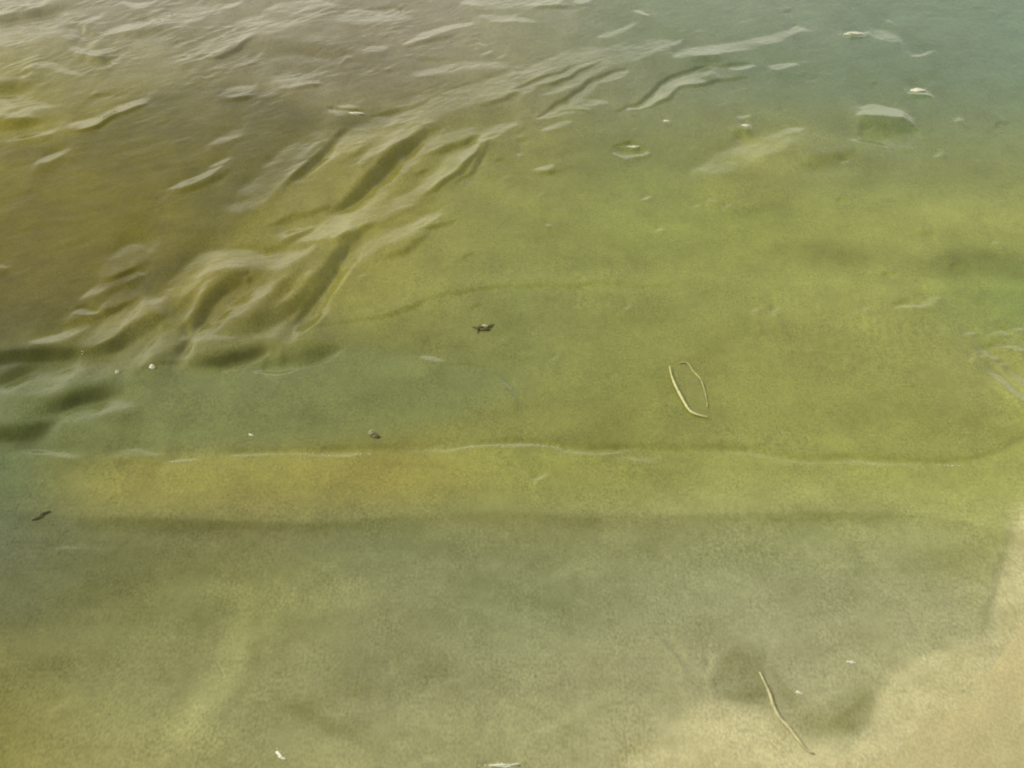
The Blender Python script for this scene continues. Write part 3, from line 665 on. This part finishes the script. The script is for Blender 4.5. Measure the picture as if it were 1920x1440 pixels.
# sodden pale leaf
def leaf():
    left = [(1255, 690), (1259, 708), (1266, 726), (1276, 746), (1290, 770), (1303, 780), (1326, 786)]
    right = [(1270, 683), (1288, 682), (1300, 698), (1314, 714), (1322, 738), (1326, 762), (1326, 786)]
    A = [np.array(q, float) for q in smooth_line(left, 6)]; B = [np.array(q, float) for q in smooth_line(right, 6)]
    o0 = surf(1290, 735)
    root = empty('leaf', o0)
    tag(root, 'pale sodden leaf outline lying flat in calm water', 'leaf')
    bm = bmesh.new()
    n, mseg = len(A), 8
    rows = []
    for a_, c_ in zip(A, B):
        row = []
        for q in range(mseg + 1):
            t = q / mseg
            pt = surf(*(a_ * (1 - t) + c_ * t)) - o0
            pt.z += .0012 + .003 * (1 - t) ** 3 + .0008 * math.sin(9 * t + len(rows) * .5)
            row.append(bm.verts.new(pt))
        rows.append(row)
    for i in range(n - 1):
        for q in range(mseg):
            bm.faces.new((rows[i][q], rows[i + 1][q], rows[i + 1][q + 1], rows[i][q + 1]))
    bmesh.ops.remove_doubles(bm, verts=bm.verts, dist=1e-5)
    bmesh.ops.solidify(bm, geom=bm.faces[:], thickness=.0006)
    link('blade', bm, M_LEAF, root)
    bm = bmesh.new()
    pts = [surf(*q) - o0 + Vector((0, 0, .0045)) for q in A]
    rr = random.Random(3)
    tube(bm, pts, [.0029 * (.35 + .65 * math.sin(math.pi * (i + 1.5) / (len(pts) + 2))) * rr.uniform(.75, 1.15) for i in range(len(pts))])
    link('curled_edge', bm, M_RIB, root)
    bm = bmesh.new()
    pts = [surf(*q) - o0 + Vector((0, 0, .002)) for q in B[0:32]]
    tube(bm, pts, [.0020 * rr.uniform(.35, 1.15) * (1 - .5 * i / len(pts)) for i in range(len(pts))])
    link('far_edge', bm, M_FAR, root)
leaf()

# bleached twig half in the puddle
def twig():
    pts = smooth_line([(1424, 1262), (1434, 1282), (1444, 1306), (1452, 1330), (1464, 1350), (1484, 1372), (1500, 1394), (1518, 1412), (1527, 1414)], 5)
    o0 = surf(1470, 1350)
    bm = bmesh.new(); rr = random.Random(8)
    P = []
    for i, q in enumerate(pts):
        v = surf(*q) - o0; v.z += .002 + .0004 * math.sin(i * .9); P.append(v)
    n = len(P)
    rad = [(.0010 + .0020 * math.sin(math.pi * min(1, (i + 2) / n * 1.05)) ** .7) * rr.uniform(.75, 1.12) for i in range(n)]
    tube(bm, P, rad, 8)
    o = link('twig', bm, M_STICK, loc=o0)
    tag(o, 'thin pale twig slanting across the sandy pool', 'twig')
twig()

# foam flecks and wavelet glints, all shaped as little rafts of bubbles
def fleck(px_, py_, lx, ly, n, label, rot=0.0, rmax=.004):
    p = surf(px_, py_); rr = random.Random(int(px_ * 7 + py_))
    bm = bmesh.new()
    lump(bm, Vector((0, 0, .0006)), (lx * .6, ly * .5, rmax * .75), .34, int(px_), 3, rot)
    lump(bm, Vector((lx * .5 * math.cos(rot), lx * .5 * math.sin(rot), .0004)), (lx * .42, ly * .3, rmax * .45), .34, int(py_), 2, rot + .3)
    for i in range(n):
        a = rr.uniform(0, 6.283); q = rr.uniform(.2, 1.3)
        x, y = lx * q * math.cos(a), ly * q * math.sin(a)
        xr, yr = x * math.cos(rot) - y * math.sin(rot), x * math.sin(rot) + y * math.cos(rot)
        r = rr.uniform(.12, .5) * rmax * (1 - .4 * q)
        bmesh.ops.create_icosphere(bm, subdivisions=1, radius=r, matrix=Matrix.Translation((xr, yr, r * .3)))
    o = link('foam_glint', bm, M_FOAM_GLINT, loc=p)
    tag(o, label, 'foam', 'white flecks of foam and wavelet glints on the water')
fleck(524, 1416, .016, .006, 26, 'slanted white foam fleck at the near edge of the water', -.9, .0034)
fleck(940, 1437, .030, .006, 40, 'curved white foam patch cut by the bottom edge', .0, .0042)
fleck(1600, 65, .040, .022, 30, 'farthest white glint shaped as foam on the grey green water', .1, .007)
fleck(1720, 171, .030, .022, 30, 'white glint shaped as foam above and right of the square dark wavelet', -.05, .006)
fleck(1398, 237, .017, .012, 16, 'white glint shaped as foam left of the yellow green swell', .0, .005)
fleck(1188, 275, .020, .011, 18, 'white glint shaped as foam inside a small ring ripple', .1, .004)
fleck(1249, 228, .013, .009, 10, 'faint foam fleck between the ring ripple and the bright ridge', .0, .004)
fleck(1596, 1242, .009, .005, 12, 'tiny foam fleck beside the bright sandbank edge', -.3, .0028)
fleck(1497, 1299, .008, .006, 12, 'tiny foam fleck right of the pale twig', -.5, .0028)
fleck(470, 815, .007, .004, 10, 'tiny foam fleck left of the olive pebble', -.4, .0026)
fleck(664, 211, .034, .012, 20, 'pale glint streak shaped as foam under a dark lip on the far ripples', -.1, .005)

# broken line of bubbles left along the wash edge
def foam_line():
    bm = bmesh.new(); rr = random.Random(21)
    for pts, n in (([(560, 849), (600, 851), (640, 853), (694, 851)], 60), ([(770, 846), (860, 841), (900, 838), (950, 835)], 70), ([(950, 834), (1010, 835), (1066, 839)], 40), ([(306, 871), (335, 866), (374, 861)], 30), ([(1040, 842), (1070, 844)], 14), ([(1740, 871), (1812, 873)], 20)):
        P = smooth_line(pts, 8)
        for i in range(n):
            t = rr.random() * (len(P) - 1.01); q = int(t); f = t - q
            if math.sin(q * 2.1 + n) < -.2 and rr.random() < .85 or rr.random() < .35: continue
            x = P[q][0] * (1 - f) + P[q + 1][0] * f; y = P[q][1] * (1 - f) + P[q + 1][1] * f
            s = surf(x + rr.gauss(0, 1), y + rr.gauss(0, 1.0)); r = rr.uniform(.0004, .0014)
            bmesh.ops.create_icosphere(bm, subdivisions=1, radius=r, matrix=Matrix.Translation(s + Vector((0, 0, r * .3))))
    o = link('foam', bm, M_FOAM_GLINT)
    o['kind'] = 'stuff'; o['label'] = 'broken thread of bubbles along the wash edge'; o['category'] = 'foam'
foam_line()
